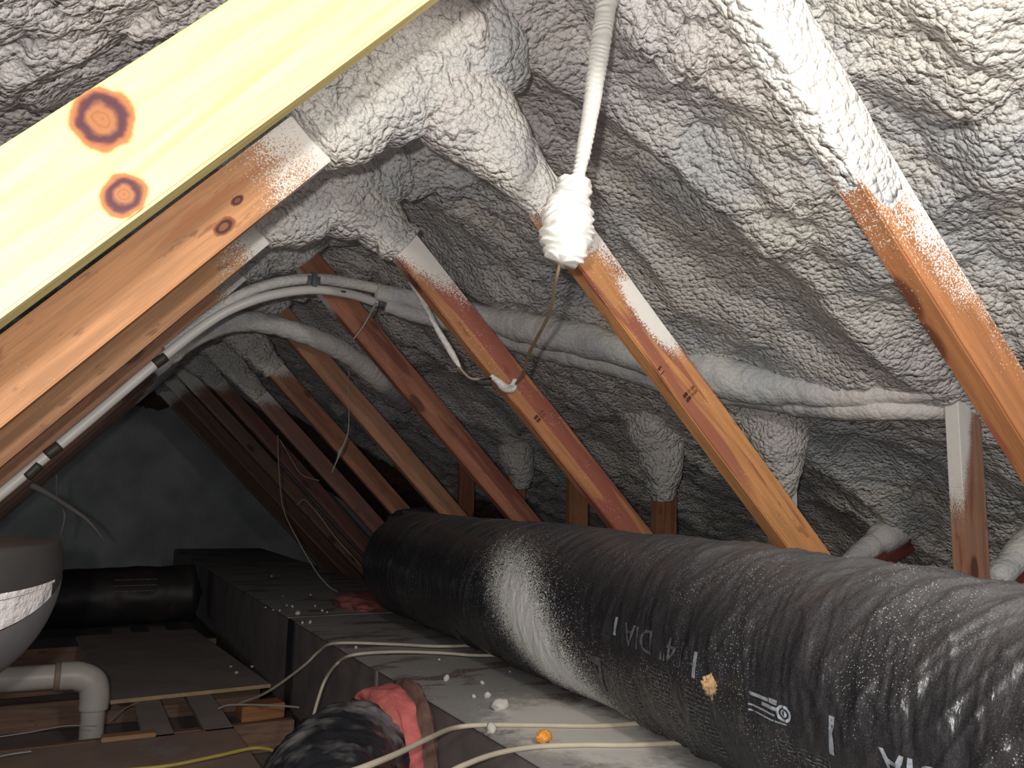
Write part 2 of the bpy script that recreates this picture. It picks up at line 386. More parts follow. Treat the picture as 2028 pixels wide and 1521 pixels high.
sleeve(LB[4], -1, (-.06, .12, .24, .34), (.06, .04, .004, -.022), 14, .6)
sleeve(LB[5], -1, (-.06, .12, .24, .34), (.06, .04, .004, -.022), 15, .6)

# ---------------------------------------------------------------- upright posts under the right slope
def post(k, x0, x1, top, label, u0, kv, seed, under=-9, coat=None, c1=(.36, .16, .085), dy=0.):
    m = mat_wood('post_timber_%d' % k, c1=c1, c2=(.24, .08, .045), u0=u0, wid=.14, kv=kv, seed=seed, heart=.6, dust=.3)
    r = empty('upright_post', (x0, TY[k]+dy, top), (0, math.radians(90), 0))     # local x runs down, local z runs to +x
    box('timber', (-.04, 0, 0), (top+.79, TH*1.0, x1-x0), m, r, bevel=.0025, cuts=12, wob=.0012, axis=0)
    if coat:
        for c in coat:
            tube('foam_coating', [(a, b, z) for a, b, z, q in c], [q for *_, q in c], FOAM, r, n=150, m=64, amp=.75, seed=seed, expo=2.4)
    return tag(r, label, 'post', 'upright roof posts')
post(1, 1.978, 2.075, .285, 'upright post nearest at right, its left face white and its front brown', .30, -4.2, 21., c1=(.36, .19, .12))
post(2, 1.965, 2.062, .29, 'upright post wrapped in a thick tapering column of foam, behind the bright orange brace', .40, 0, 22., coat=[[(-.08, .0, .0, .085), (.0, .0, .0, .072), (.08, .002, .008, .062), (.16, .004, .022, .048), (.24, .01, .036, .034), (.30, .014, .045, .015)]])
post(3, 1.975, 2.072, .27, 'upright post whose top is swollen with lumpy foam, left of the bright orange brace', .20, 0, 23., coat=[[(-.08, .0, -.03, .085), (.0, .0, -.015, .075), (.07, .002, .012, .058), (.16, .005, .022, .050), (.23, .01, .036, .036), (.27, .012, .04, .015)]])
post(4, 1.97, 2.067, .25, 'plain upright post just left of the reddish hooked brace', -.1, 0, 24.)
post(5, 1.985, 2.082, .22, 'short upright post with a scrap of foam at its top', .05, 0, 25., coat=[[(-.06, .0, .03, .055), (.04, .005, .05, .042), (.10, .005, .065, .03), (.17, .01, .075, .012)]])
post(6, 1.985, 2.082, .2, 'farthest thin upright post, in shadow above the black duct', -.1, 0, 26.)
# webs that rise from the post feet towards the eave
for k, q0, q1, lab in ((1, (1940, 1200), (2090, 1040), 'dark red brace rising to the right from the foot of the nearest post'), (2, (1640, 1140), (1790, 1050), 'dark red brace with a foamed edge peeking over the duct behind the bright orange brace')):
    a = at(*q0, Y=TY[k]+.04); b = at(*q1, Y=TY[k]+.04); d = b-a; ang = -math.atan2(d[2], d[0])
    r = empty('rising_brace', tuple(a), (0, ang, 0))
    m = mat_wood('rising_timber_%d' % k, c1=(.22, .06, .045), c2=(.13, .035, .03), seed=30.+k, heart=.5)
    L = np.linalg.norm(d)*2.2
    box('timber', (-.35, 0, -.089), (L, TH, 0), m, r, bevel=.0025)
    tube('foam_coating', [(.12, .02, .0), (.3, .02, .004), (L, .02, .01)], [.012, .022, .04], FOAM_S, r, n=50, m=30, amp=.5, seed=31+k)
    tag(r, lab, 'beam', 'braces rising towards the eave')

#PART2

# ---------------------------------------------------------------- ceiling joists and boards on the left
MJ = mat_wood('joist_wood', c1=(.27, .165, .115), c2=(.21, .12, .085), seed=41., heart=.58, dust=.3)
for k in range(2, 8):
    j = box('ceiling_joist', (-1.9, TY[k]+.0, -.925), (.79, TY[k]+TH, -.822), MJ, bevel=.003)
    lab = ['floor joist under the near edge of the brown particle board', 'floor joist just in front of the plastic waste pipe', 'orange-brown floor joist crossing below the two planks',
           'floor joist under the front edge of the plywood sheet', 'floor joist passing under the middle of the plywood sheet', 'floor joist with a light edge behind the plywood sheet',
           'first dark floor joist beyond the far wrapped duct', 'second dark floor joist beyond the far wrapped duct', 'third dark floor joist beyond the far wrapped duct', 'last dark floor joist before the grey gable'][k-2]
    tag(j, lab, 'joist', 'floor joists')
MPB = mat_plain('particle_board_brown', (.34, .23, .195), .85, sc=5., var=.3, dirt=((.33, .28, .26), .7))
o = box('particle_board', (-.62, 2.2, -.82), (.56, 3.02, -.802), MPB, bevel=.002); tag(o, 'dusty brown particle board panel lying across joists at bottom left', 'board')
MPL = mat_plain('plywood_dust', (.33, .28, .26), .85, sc=4., var=.25, dirt=((.32, .29, .28), .6))
MED = mat_plain('plywood_edge', (.50, .36, .20), .8, sc=30.)
o = box('plywood_sheet', (.0, .0, 0), (.60, 1.55, .014), MPL, bevel=.001); o.location = (.195, 3.50, -.800); o.rotation_euler = (0, 0, math.radians(4)); tag(o, 'grey dusty plywood sheet with a pale front edge resting on planks', 'board')
e = box('front_edge', (.0, -.003, 0), (.60, -.0005, .0145), MED, o, bevel=0); e['label'] = 'pale raw plywood edge'
for x, lab in ((.275, 'left plank sticking out under the front of the plywood sheet'), (.465, 'right plank sticking out under the front of the plywood sheet')):
    o = box('plank', (x, 3.0, -.821), (x+.095, 5.38, -.802), MPL, bevel=.002); tag(o, lab, 'plank', 'planks under the plywood sheet')
MOR = mat_wood('orange_wood', c1=(.46, .20, .09), c2=(.36, .13, .06), seed=43., heart=.6)
o = box('wood_block', (0, 0, 0), (.16, .09, .055), MOR, bevel=.003); o.location = (.62, 3.20, -.84); o.rotation_euler = (0, 0, .1); tag(o, 'short orange timber block against the foot of the long grey box', 'block')
o = box('wood_strip', (.15, 2.99, -.80), (.31, 3.035, -.785), mat_wood('strip', c1=(.42, .25, .14), c2=(.36, .2, .1), seed=44.), bevel=.002); tag(o, 'short light wood strip beside the foot of the plastic pipe', 'strip')

# ---------------------------------------------------------------- the long boxed trunk under the duct
MBX = Mt('dusty_sheet_metal'); P = MBX.co('Object')
c = MBX.mix(MBX.noise(P, 7., 4, .6), (.27, .27, .27), (.38, .37, .35))
c = MBX.mix(MBX.math('MULTIPLY', MBX.ss(MBX.noise(MBX.scale(P, (3, 7, 3)), 1.3, 4, .6, .5), .53, .62), .8), c, (.14, .085, .065))
c = MBX.mix(MBX.ss(MBX.noise(P, 90., 2), .60, .68), c, (.40, .39, .37))
c = MBX.mix(MBX.math('MULTIPLY', MBX.ss(MBX.vor(P, 60.), .10, .15, 1., 0.), MBX.ss(MBX.noise(P, 6., 2), .45, .6)), c, (.62, .6, .57))
x, y, z = MBX.sep(P)
sd = MBX.ss(z, -.515, -.497, 1., 0.)
wd = MBX.vm('LENGTH', MBX.vm('MULTIPLY', MBX.vm('SUBTRACT', P, (.99, 1.52, -.49)), (6.0, 3.2, 0)))
wf = MBX.ss(MBX.math('ADD', wd, MBX.math('MULTIPLY', MBX.noise(P, 22., 4, .7), 1.3)), 1.2, 1.75, 1., 0.)
c = MBX.mix(wf, c, (.66, .64, .60))
MBX = MBX.out(c, .62, MBX.bump(MBX.noise(P, 60., 4), .2, .002), spec=.3)
MBS = mat_plain('trunk_side', (.19, .16, .15), .8, sc=6., var=.35)
tr = empty('boxed_duct_trunk', (1.15, 3., -.82))
tag(tr, 'long grey dusty boxed duct running away under the black duct', 'duct')
def seg(y0, y1, nm, dx=0., dz=0.):
    o = box(nm, (.80-1.15+dx, y0-3, 0), (1.5-1.15, y1-3, .33+dz), MBS, tr, bevel=.004)
    t = box('top_skin', (.797-1.15+dx, y0-3, .3302+dz), (1.5-1.15, y1-3, .3335+dz), MBX, tr, bevel=.001); t.location = (0, 0, 0)
    me = t.data; me.transform(Matrix.Translation((1.15, 3., -.82))); t.location = (-1.15, -3., .82)
seg(.75, 2.27, 'trunk_section'); seg(2.275, 3.30, 'trunk_section', .0, -.003); seg(3.305, 7.4, 'trunk_section', -.004, .0)
MBK = mat_plain('black_strap', (.012, .014, .02), .45, bump=.05)
box('strap', (-.358, .20, .0), (-.351, .30, .331), MBK, tr, bevel=.001)['label'] = 'black vertical strap'
box('seam_cleat', (-.358, -.75, .0), (-.350, -.73, .331), mat_plain('dull_seam', (.16, .15, .15), .5), tr, bevel=.001)['label'] = 'grey vertical seam'
box('seam_cleat', (-.35, .285, .334), (.35, .31, .338), MBS, tr, bevel=.001)

# ---------------------------------------------------------------- the big black flexible duct
RD = .206
DP = catmull([(1.262, 3.22, -.278), (1.252, 2.9, -.277), (1.245, 2.4, -.282), (1.222, 1.8, -.282), (1.19, 1.3, -.290), (1.175, .8, -.314), (1.17, .3, -.335), (1.17, -.35, -.34)], 900)
DT, DA, DB = frames(DP); DS = np.concatenate([[0], np.cumsum(np.linalg.norm(np.diff(DP, axis=0), axis=1))])
NS, NT = 900, 360
TH_ = np.linspace(-math.pi, math.pi, NT, endpoint=True)   # 0 = top, positive towards the box edge (left)
def duct_relief(Sv, Tv):                  # wrinkles of the plastic jacket, running round the duct with a slant
    A_ = Tv*RD
    def rg(ks, kt, sl, sd): return 1-np.abs(vnoise(np.stack([(Sv+sl*A_)*ks, A_*kt, np.full_like(Sv, sd)], 1), int(sd)))
    r = .0022*np.sin((Sv+.02*np.sin(A_*9))*2*math.pi/.058)*.6
    m = .4+.9*np.clip(vnoise(np.stack([Sv*3, A_*3, 0*Sv], 1), 77)+.3, 0, 1)
    r = r+.016*(rg(16, 2.6, .35, 3)**4)*m+.008*(rg(34, 5., .5, 5)**5)*m+.004*rg(70, 9, -.2, 6)**4+.0018*rg(160, 30, .1, 8)**2
    lo = .006*vnoise(np.stack([Sv*5, A_*4, 0*Sv+3], 1), 12)
    near = np.clip((Sv-1.3)/1.2, .28, 1.25)
    r = r*near+lo
    # the vapour jacket sags flat where it lies on the box
    return r
def duct_pt(s_, t_, off=0., relief=True):
    i = np.interp(s_, DS, np.arange(len(DS))); f = i-np.floor(i); i0 = np.floor(i).astype(int); i1 = np.minimum(i0+1, len(DS)-1)
    L = lambda a: a[i0]*(1-f)[:, None]+a[i1]*f[:, None]
    C, A, B = L(DP), L(DA), L(DB); r = RD+off+(duct_relief(s_, t_) if relief else 0)
    r = r*np.interp(s_, [0, .03, .09], [.93, .99, 1.])
    sgn = -1. if DB[0][0] > 0 else 1.
    V = C+(A*np.cos(t_)[:, None]+B*(sgn*np.sin(t_))[:, None])*r[:, None]
    V[:, 2] = np.maximum(V[:, 2], -.482+.25*(V[:, 2]+.482)) if relief else np.maximum(V[:, 2], -.484)
    return V
def st_of(px, py):                        # nearest smooth-duct surface coordinates seen at a pixel
    d = FW+RT*(px-1014)/F-UP*(py-760.5)/F; d = d/np.linalg.norm(d); best = None
    sg = np.linspace(0, DS[-1], 700); tg = np.linspace(-.4, 2.2, 200); SS, TT = np.meshgrid(sg, tg, indexing='ij')
    V = duct_pt(SS.ravel(), TT.ravel(), relief=False); q = V@d; e = np.linalg.norm(V-q[:, None]*d, axis=1)+.002*q
    i = int(np.argmin(e)); return SS.ravel()[i], TT.ravel()[i]
Sg, Tg = np.meshgrid(np.linspace(0, DS[-1], NS), TH_, indexing='ij'); Sg = Sg.ravel(); Tg = Tg.ravel()
M = Mt('black_duct_jacket'); uvn = M.n('ShaderNodeUVMap', uv_map='uv').outputs[0]; P = M.co('Object')
c = M.mix(M.noise(P, 14., 3), (.010, .010, .013), (.022, .021, .022))
us, ut, _ = M.sep(uvn)
# settled dust: thick on top, thin down the side
dn = M.noise(M.scale(uvn, (16, 3, 1)), 2., 5, .7); fn = M.noise(P, 420., 4, .8)
tp = M.ss(M.math('ADD', M.math('ABSOLUTE', M.math('ADD', ut, .02)), M.math('MULTIPLY', M.math('SUBTRACT', dn, .5), .22)), .02, .30, 1., 0.)
df = M.math('MULTIPLY', M.ss(M.math('ADD', fn, M.math('MULTIPLY', tp, .22)), .40, .80), M.math('ADD', M.math('MULTIPLY', tp, .42), .20))
c = M.mix(df, c, (.17, .165, .17))
sk = M.vor(P, 230.); c = M.mix(M.math('MULTIPLY', M.ss(sk, .14, .24, 1., 0.), M.ss(M.noise(P, 7., 2), .45, .70)), c, (.48, .47, .46))
# the spray-foam overspray patch
(PS, PT), (s1_, t1_), (s2_, t2_) = st_of(1038, 1235), st_of(1015, 1150), st_of(1085, 1365)
PT *= RD; SLOPE = -(s2_-s1_)/((t2_-t1_)*RD)
print('PATCH', PS, PT, SLOPE, s1_, t1_, s2_, t2_)
pd0 = M.vm('SUBTRACT', uvn, (PS, PT, 0)); px_, py_, _z = M.sep(pd0)
pxs = M.math('ADD', px_, M.math('MULTIPLY', py_, SLOPE))
pl = M.math('MULTIPLY', M.ss(M.math('ABSOLUTE', M.math('DIVIDE', pxs, .17)), .0, 1.), 1.)
pd = M.vm('LENGTH', M.n('ShaderNodeCombineXYZ', n0=M.math('DIVIDE', pxs, M.ss(pxs, -.02, .02, .17, .20)), n1=M.math('DIVIDE', py_, M.ss(py_, -.02, .02, .20, .30)), n2=0.).outputs[0])
st = M.noise(M.scale(uvn, (60, 6, 1)), 2., 3, .6); sf = M.noise(P, 330., 2, .6)
pv = M.math('ADD', pd, M.math('ADD', M.math('MULTIPLY', M.math('SUBTRACT', st, .5), .5), M.math('MULTIPLY', M.math('SUBTRACT', sf, .5), 3.2)))
pf = M.ss(pv, .66, .98, 1., 0.)
ds = M.ss(M.vor(P, 160.), .16, .24, 1., 0.); ds = M.math('MULTIPLY', ds, M.ss(pd, 1.0, 2.3, 1., 0.)); ds = M.math('MULTIPLY', ds, M.ss(M.noise(P, 60., 2), .42, .5))
pf = M.math('MAXIMUM', pf, M.math('MULTIPLY', ds, .9))
c = M.mix(pf, c, (.84, .83, .79))
ro = M.math('ADD', .24, M.math('MULTIPLY', M.math('MAXIMUM', pf, df), .5), clamp=True)
hb = M.math('ADD', M.math('MULTIPLY', pf, M.math('MULTIPLY', sf, 2.5)), M.noise(M.scale(uvn, (90, 16, 1)), 2., 4, .6))
MD = M.out(c, ro, M.bump(hb, .45, .003), spec=.5)
fd = empty('flexible_duct', (1.25, 3.2, -.48)); tag(fd, 'big black plastic-jacketed flexible duct lying on the long box, patched with white overspray', 'duct')
def fpar(o): o.parent = fd; o.matrix_parent_inverse = Matrix.Translation((-1.25, -3.2, .48)); return o
dj = grid_mesh('jacket', duct_pt(Sg, Tg), NS, NT, MD, uv=np.stack([Sg, Tg*RD], 1)); fpar(dj)
# far end: gathered collar, dark mouth and torn plastic
MC = mat_plain('collar_plastic', (.022, .022, .026), .4, sc=20., bump=.3, dirt=((.12, .11, .1), .5))
c0, t0 = DP[0], DT[0]
fpar(tube('end_collar', [c0+t0*.03, c0-t0*.0, c0-t0*.05, c0-t0*.08], [.203, .201, .185, .15], MC, n=24, m=90, wrink=lambda V: .004*vnoise(V*40, 3)))
def rag(pts, nm='torn_plastic'):
    V = []; n = len(pts)
    for a in pts: V.append(a)
    bm = bmesh.new(); vs = [bm.verts.new(v) for v in V]; f_ = bm.faces.new(vs)
    bmesh.ops.triangulate(bm, faces=[f_]); bmesh.ops.subdivide_edges(bm, edges=bm.edges[:], cuts=3, use_grid_fill=True)
    for v in bm.verts: q = vnoise(np.array([v.co])*28, 4)[0]; v.co.z += .010*q; v.co.y += .008*q
    r_ = bmesh.ops.extrude_face_region(bm, geom=bm.faces[:])
    for v in r_['geom']:
        if isinstance(v, bmesh.types.BMVert): v.co.y += .0015
    return fpar(bm_obj(nm, bm, MC))
rag([tuple(at(*q, Y=yy)) for q, yy in (((790, 1022), 3.12), ((800, 1008), 3.2), ((838, 1003), 3.22), ((850, 1012), 3.24), ((872, 1014), 3.2), ((876, 1028), 3.1), ((830, 1034), 3.08))])
rag([tuple(at(*q, Y=yy)) for q, yy in (((872, 1014), 3.2), ((905, 1012), 3.2), ((940, 1034), 3.05), ((880, 1034), 3.06))])
rag([tuple(at(*q, Y=yy)) for q, yy in (((766, 1030), 3.2), ((770, 1016), 3.25), ((800, 1010), 3.26), ((806, 1024), 3.2), ((776, 1048), 3.14))])

# print on the jacket, bent onto its surface
MI = mat_plain('white_ink', (.30, .33, .37), .5, var=.4, sc=120.)
MI2 = mat_plain('faded_ink', (.12, .12, .125), .5, var=.6, sc=120.)
def on_duct(name, bm, s0, t0, sx, rot, mat):
    for k in range(-40, 41):
        if k: pass
    for ax in (0, 1):
        for v_ in np.arange(-.5, .5, .012):
            n_ = [0, 0, 0]; n_[ax] = 1; p_ = [0, 0, 0]; p_[ax] = v_
            bmesh.ops.bisect_plane(bm, geom=bm.verts[:]+bm.edges[:]+bm.faces[:], plane_co=p_, plane_no=n_)
    co = np.array([v.co for v in bm.verts]); c_, s_ = math.cos(rot), math.sin(rot)
    a = co[:, 0]*c_-co[:, 1]*s_; b = co[:, 0]*s_+co[:, 1]*c_
    V = duct_pt(s0+a*sx, t0-b/RD, off=.0012)          # b up on the duct = towards the top
    for v, q in zip(bm.verts, V): v.co = q
    return fpar(bm_obj(name, bm, mat))
def text_bm(txt, size, weight=0.):
    cu = bpy.data.curves.new('t', 'FONT'); cu.body = txt; cu.size = size; cu.align_x = 'CENTER'; cu.align_y = 'CENTER'; cu.offset = weight; cu.resolution_u = 4
    o = bpy.data.objects.new('t', cu); COL.objects.link(o); bpy.context.view_layer.update()
    me = bpy.data.meshes.new_from_object(o.evaluated_get(bpy.context.evaluated_depsgraph_get())); bpy.data.objects.remove(o)
    bm = bmesh.new(); bm.from_mesh(me); bpy.data.meshes.remove(me); return bm
def rects_bm(rs):
    bm = bmesh.new()
    for x0, y0, x1, y1 in rs: bm.faces.new([bm.verts.new((a, b, 0)) for a, b in ((x0, y0), (x1, y0), (x1, y1), (x0, y1))])
    return bm
def ring(cx, cy, rx, ry, w, n=28):
    bm = bmesh.new(); vs = [[bm.verts.new((cx+(rx-q)*math.cos(t), cy+(ry-q)*math.sin(t), 0)) for t in np.linspace(0, 2*math.pi, n, endpoint=False)] for q in (0, w)]
    for i in range(n): bm.faces.new([vs[0][i], vs[0][(i+1) % n], vs[1][(i+1) % n], vs[1][i]])
    return bm
def join(*bs):
    me = bpy.data.meshes.new('j'); out = bmesh.new()
    for b in bs: b.to_mesh(me); out.from_mesh(me); b.free()
    bpy.data.meshes.remove(me); return out
FLIP = math.pi
def print_size(px, py, size, wt, mat, where):
    xs_ = None
    for part, lab in ((0, '14"'), (1, 'DIA')):
        b = text_bm('14" DIA', size, wt); xv = np.sort([v.co.x for v in b.verts]); g = int(np.argmax(np.diff(xv))); cut = (xv[g]+xv[g+1])/2
        bmesh.ops.delete(b, geom=[v for v in b.verts if (v.co.x > cut) != bool(part)], context='VERTS')
        s_, t_ = st_of(px, py); on_duct('printed_text', b, s_, t_, 1., FLIP, mat)['label'] = '%s upside-down print reading %s' % (where, lab)
print_size(1297, 1272, .062, 0., MI2, 'faded')
print_size(1880, 1556, .056, .0003, MI, 'pale')
for px, py, h_ in ((1217, 1240, .036), (1383, 1317, .042), (1657, 1456, .05)):
    s_, t_ = st_of(px, py); on_duct('printed_bar', rects_bm([(-.0045, -h_/2, .0045, h_/2)]), s_, t_, 1., 0, MI)['label'] = 'pale upright bar printed on the jacket'
s_, t_ = st_of(1183, 1337)
tri = bmesh.new(); vv = [tri.verts.new((a, b, 0)) for a, b in ((-.030, .042), (.030, .042), (.006, -.045), (-.004, -.045), (-.018, .026), (.018, .026), (0, -.02))]
for q in ((0, 1, 5, 4), (1, 2, 6, 5), (2, 3, 6), (3, 0, 4, 6)): tri.faces.new([vv[i] for i in q])
on_duct('printed_emblem', join(tri, ring(0, .004, .010, .016, .010)), s_, t_, 1., 0, MI2)['label'] = 'triangular emblem with an oval in it'
s_, t_ = st_of(1535, 1396)
on_duct('printed_logo', join(ring(.026, -.004, .013, .012, .004), ring(.026, -.004, .006, .006, .0025), rects_bm([(-.05, .004, -.006, .009), (-.05, -.012, .01, -.009), (-.02, -.004, .016, .001), (-.004, .004, .014, .011), (-.05, -.02, .03, -.0175)])), s_, t_, 1., .0, MI)['label'] = 'small round certification logo beside a printed line'
def table(w, h, rows, seed, frame=True):
    rr = random.Random(seed); r = []
    if frame: r += [(-w/2, -h/2, w/2, -h/2+.001), (-w/2, h/2-.001, w/2, h/2), (-w/2, -h/2, -w/2+.001, h/2), (w/2-.001, -h/2, w/2, h/2), (-w*.1, -h/2, -w*.1+.001, h/2)]
    for i in range(rows):
        y_ = h/2-.008-(h-.014)*i/rows; x_ = -w/2+.005
        while x_ < w/2-.012:
            l_ = rr.uniform(.004, .016); r.append((x_, y_, min(x_+l_, w/2-.004), y_+.0024)); x_ += l_+rr.uniform(.002, .006)
    return rects_bm(r)
for px, py, w_, h_, n_, sd in ((1255, 1385, .05, .11, 12, 1), (1320, 1395, .075, .13, 14, 2), (1400, 1440, .075, .13, 14, 3), (1225, 1345, .03, .06, 7, 4), (1600, 1500, .10, .03, 3, 5)):
    s_, t_ = st_of(px, py); on_duct('printed_panel', table(w_, h_, n_, sd), s_, t_, 1., .0, MI2)['label'] = 'faded printed panel of fine lines'

# ---------------------------------------------------------------- second flexible duct with pink insulation
MK = mat_plain('black_jacket_small', (.022, .024, .030), .35, sc=30., bump=.5, dirt=((.30, .29, .29), .6))
MPK = mat_plain('pink_fibreglass', (.62, .16, .15), .95, sc=26., var=.35, bump=.9)
MBR = mat_plain('fibrous_brown_backing', (.17, .10, .075), .95, sc=30., var=.4, bump=.9)
f2 = empty('branch_duct', (.6, 1.95, -.82)); tag(f2, 'small black flexible duct with torn pink insulation at bottom, plugged into the grey box', 'duct')
def par(o, p): o.parent = p; o.matrix_parent_inverse = Matrix.Translation(-p.location); return o
w2 = lambda V: .007*(1-np.abs(vnoise(V*np.array([30, 14, 14]), 3)))**3+.004*vnoise(V*60, 5)
par(tube('jacket', [(.695, 1.985, -.645), (.67, 1.97, -.645), (.60, 1.90, -.65), (.53, 1.76, -.655), (.48, 1.55, -.66), (.46, 1.3, -.66)], [.125, .150, .158, .155, .15, .15], MK, n=130, m=110, wrink=w2), f2)
par(tube('pink_insulation', [(.775, 1.985, -.645), (.760, 1.985, -.645), (.715, 1.985, -.645), (.688, 1.98, -.645), (.678, 1.98, -.645)], [.165, .176, .172, .160, .13], MPK, n=30, m=110, wrink=lambda V: .008*vnoise(V*22, 8)+.005*vnoise(V*60, 3)), f2)['label'] = 'torn pink fibreglass ring'
par(tube('backing', [(.797, 1.97, -.645), (.785, 1.97, -.645), (.768, 1.97, -.645)], [.18, .192, .18], MBR, n=16, m=110, wrink=lambda V: .012*vnoise(V*20, 28)+.006*vnoise(V*70, 3)), f2)['label'] = 'dark fibrous insulation backing'

# pink insulation scraps under the far end of the big duct
def blob(name, loc, r, mat, seed, amp=.25, sub=4, k=2.2):
    bm = bmesh.new(); bmesh.ops.create_icosphere(bm, subdivisions=sub, radius=1)
    P_ = np.array([v.co for v in bm.verts]); d = 1+amp*fbm(P_*k+seed*5.3, int(seed), 3)
    for v, q in zip(bm.verts, P_*d[:, None]*np.array(r)): v.co = q
    o = bm_obj(name, bm, mat, smooth=True); o.location = loc; return o
o = blob('insulation_scrap', (1.17, 3.52, -.47), (.13, .17, .045), mat_plain('dull_pink_fibreglass', (.30, .10, .085), .95, sc=26., bump=.9), 3, .3, 5); tag(o, 'dull pink insulation batt scrap under the far end of the big black duct', 'insulation')

# ---------------------------------------------------------------- cables over the trunk
def cable(pts, r, mat, label, nm='cable', cat='cable', n=120, group=None, foam=None):
    o = tube(nm, pts, r, mat, n=n, m=10)
    tag(o, label, cat, group)
    return o
MCB = mat_plain('cream_cable', (.52, .46, .36), .5, bump=.1, var=.15)
A = lambda px, py, **k: tuple(at(px, py, **k))
zt = -.481
CG = 'cream electric cables crossing the grey box'
cable([A(470, 1395, Z=-.79), A(530, 1370, Y=3.05), A(600, 1320, Y=2.85), A(632, 1290, X=.775), A(665, 1274, Z=zt), A(780, 1276, Z=zt), A(870, 1280, Z=zt), (1.26, 2.45, zt)], .0048, MCB, 'cream cable farthest up the grey box, kinked where it drops over the edge', group=CG)
cable([A(615, 1440, Y=2.42), A(630, 1385, Y=2.42), A(645, 1345, Y=2.43), A(668, 1314, X=.77), A(700, 1297, Z=zt), A(780, 1291, Z=zt), A(870, 1293, Z=zt), A(945, 1298, Z=zt), (1.26, 2.27, zt)], .0048, MCB, 'cream cable arching over the box edge just below the kinked one', group=CG)
cable([A(640, 1545, Y=1.15), A(700, 1527, Y=1.2), A(740, 1512, Y=1.25), A(790, 1491, Y=1.35), A(850, 1462, Y=1.48), A(895, 1443, Z=zt), A(950, 1436, Z=zt), A(1060, 1436, Z=zt), A(1195, 1437, Z=zt), (1.2, 1.48, zt)], .0052, MCB, 'cream cable dusted white with foam, passing above the orange lump', group=CG)
cable([A(860, 1545, Y=1.35), A(920, 1515, Y=1.38), A(985, 1492, Z=zt), A(1060, 1479, Z=zt), A(1150, 1475, Z=zt), A(1262, 1475, Z=zt), (1.2, 1.32, zt)], .0052, MCB, 'cream cable nearest the bottom edge, passing below the orange lump', group=CG)
cable([A(432, 1403, Z=-.785), A(460, 1396, Z=-.78), A(540, 1397, Z=-.775), A(600, 1402, Z=-.78), A(640, 1412, Z=-.80)], .004, mat_plain('grey_cable', (.36, .34, .31), .5), 'short grey cable lying over the orange block on the floor')
MYL = mat_plain('yellow_cable', (.52, .42, .10), .45, var=.15, bump=.05)
cable([A(230, 1526, Z=-.795), A(330, 1517, Z=-.795), A(430, 1497, Z=-.79), A(500, 1482, Z=-.79), A(540, 1486, Z=-.79), A(583, 1503, Z=-.80)], .0055, MYL, 'yellow cable snaking across the brown board at bottom left')
cable([A(570, 1465, Z=-.79), A(566, 1490, Z=-.78), A(556, 1530, Z=-.79)], .005, MYL, 'short yellow-green cable end standing across the long yellow cable')
MTW = mat_plain('thin_wire', (.38, .36, .34), .5)
cable([A(-20, 1462, Z=-.795), A(60, 1450, Z=-.79), A(130, 1438, Z=-.79), A(190, 1438, Z=-.79)], .0022, MTW, 'thin grey wire along the floor below the plastic pipe', 'wire', 'wire')
cable([A(-20, 1503, Z=-.79), A(20, 1494, Z=-.79), A(62, 1488, Z=-.79)], .0028, MTW, 'short pale wire end on the floor in the bottom left corner', 'wire', 'wire')
cable([A(218, 1428, Z=-.79), A(245, 1405, Z=-.78), A(275, 1390, Z=-.775)], .002, MTW, 'thin wire leaning from the wood strip onto the plywood edge', 'wire', 'wire')

# ---------------------------------------------------------------- orange gob, foam crumbs
o = blob('orange_foam_lump', tuple(at(1077, 1460, Z=-.472)), (.017, .014, .013), mat_plain('orange_foam', (.85, .36, .06), .5, bump=.1), 5, .35); tag(o, 'small bright orange lump on the grey box between two cables', 'lump')
MCR = mat_plain('foam_crumb_white', (.62, .60, .55), .8, var=.1, bump=.4)
CR = [(990, 1396, .020, 'largest white foam crumb, on the grey box beside the black duct'), (965, 1377, .009, 'white foam crumb just above the largest crumb'), (938, 1379, .005, None), (884, 1343, .010, 'lone white foam crumb midway up the near part of the box'),
      (955, 1352, .006, None), (590, 1214, .011, 'biggest white crumb in the far cluster on the box'), (579, 1201, .006, None), (568, 1199, .004, None), (554, 1209, .005, None), (526, 1203, .004, None), (541, 1208, .004, None), (599, 1233, .006, None), (614, 1232, .007, None),
      (638, 1209, .006, None), (648, 1212, .005, None), (615, 1178, .005, None), (538, 1141, .006, None), (624, 1200, .005, None), (560, 1180, .003, None), (940, 1380, .004, None), (973, 1443, .012, 'flat white foam gob under the dusted cream cable'), (705, 1282, .005, None), (870, 1306, .004, None), (1010, 1330, .003, None)]
cp = blob('foam_crumb', (0, 0, 0), (1, .9, .75), MCR, 2, .4, 3)
for i, (px, py, r_, lab) in enumerate(CR):
    o = cp if i == 0 else cp.copy()
    if i: COL.objects.link(o)
    p = at(px, py, Z=-.486+r_*.55); o.location = p; o.scale = (r_, r_, r_); o.rotation_euler = (i*1.3, i*.7, i*2.1)
    tag(o, lab or 'tiny white foam crumb scattered on top of the grey box', 'crumb', 'foam crumbs on the grey box')
for px, py, r_, lab in ((499, 1320, .007, 'white crumb near the right edge of the plywood sheet'), (457, 1320, .006, 'upper white crumb of the pair on the plywood sheet'), (468, 1332, .008, 'lower white crumb of the pair on the plywood sheet')):
    o = cp.copy(); COL.objects.link(o); o.location = at(px, py, Z=-.782); o.scale = (r_,)*3; tag(o, lab, 'crumb', 'foam crumbs on the plywood')
s0, t0_ = st_of(1417, 1356); q = duct_pt(np.array([s0]), np.array([t0_]), off=.004)[0]
o = blob('leaf_scrap', tuple(q), (.012, .012, .016), mat_plain('tan_scrap', (.50, .33, .16), .8, var=.5), 9, .9, 4, 3.5); tag(o, 'crumpled tan scrap stuck to the side of the big black duct', 'scrap')

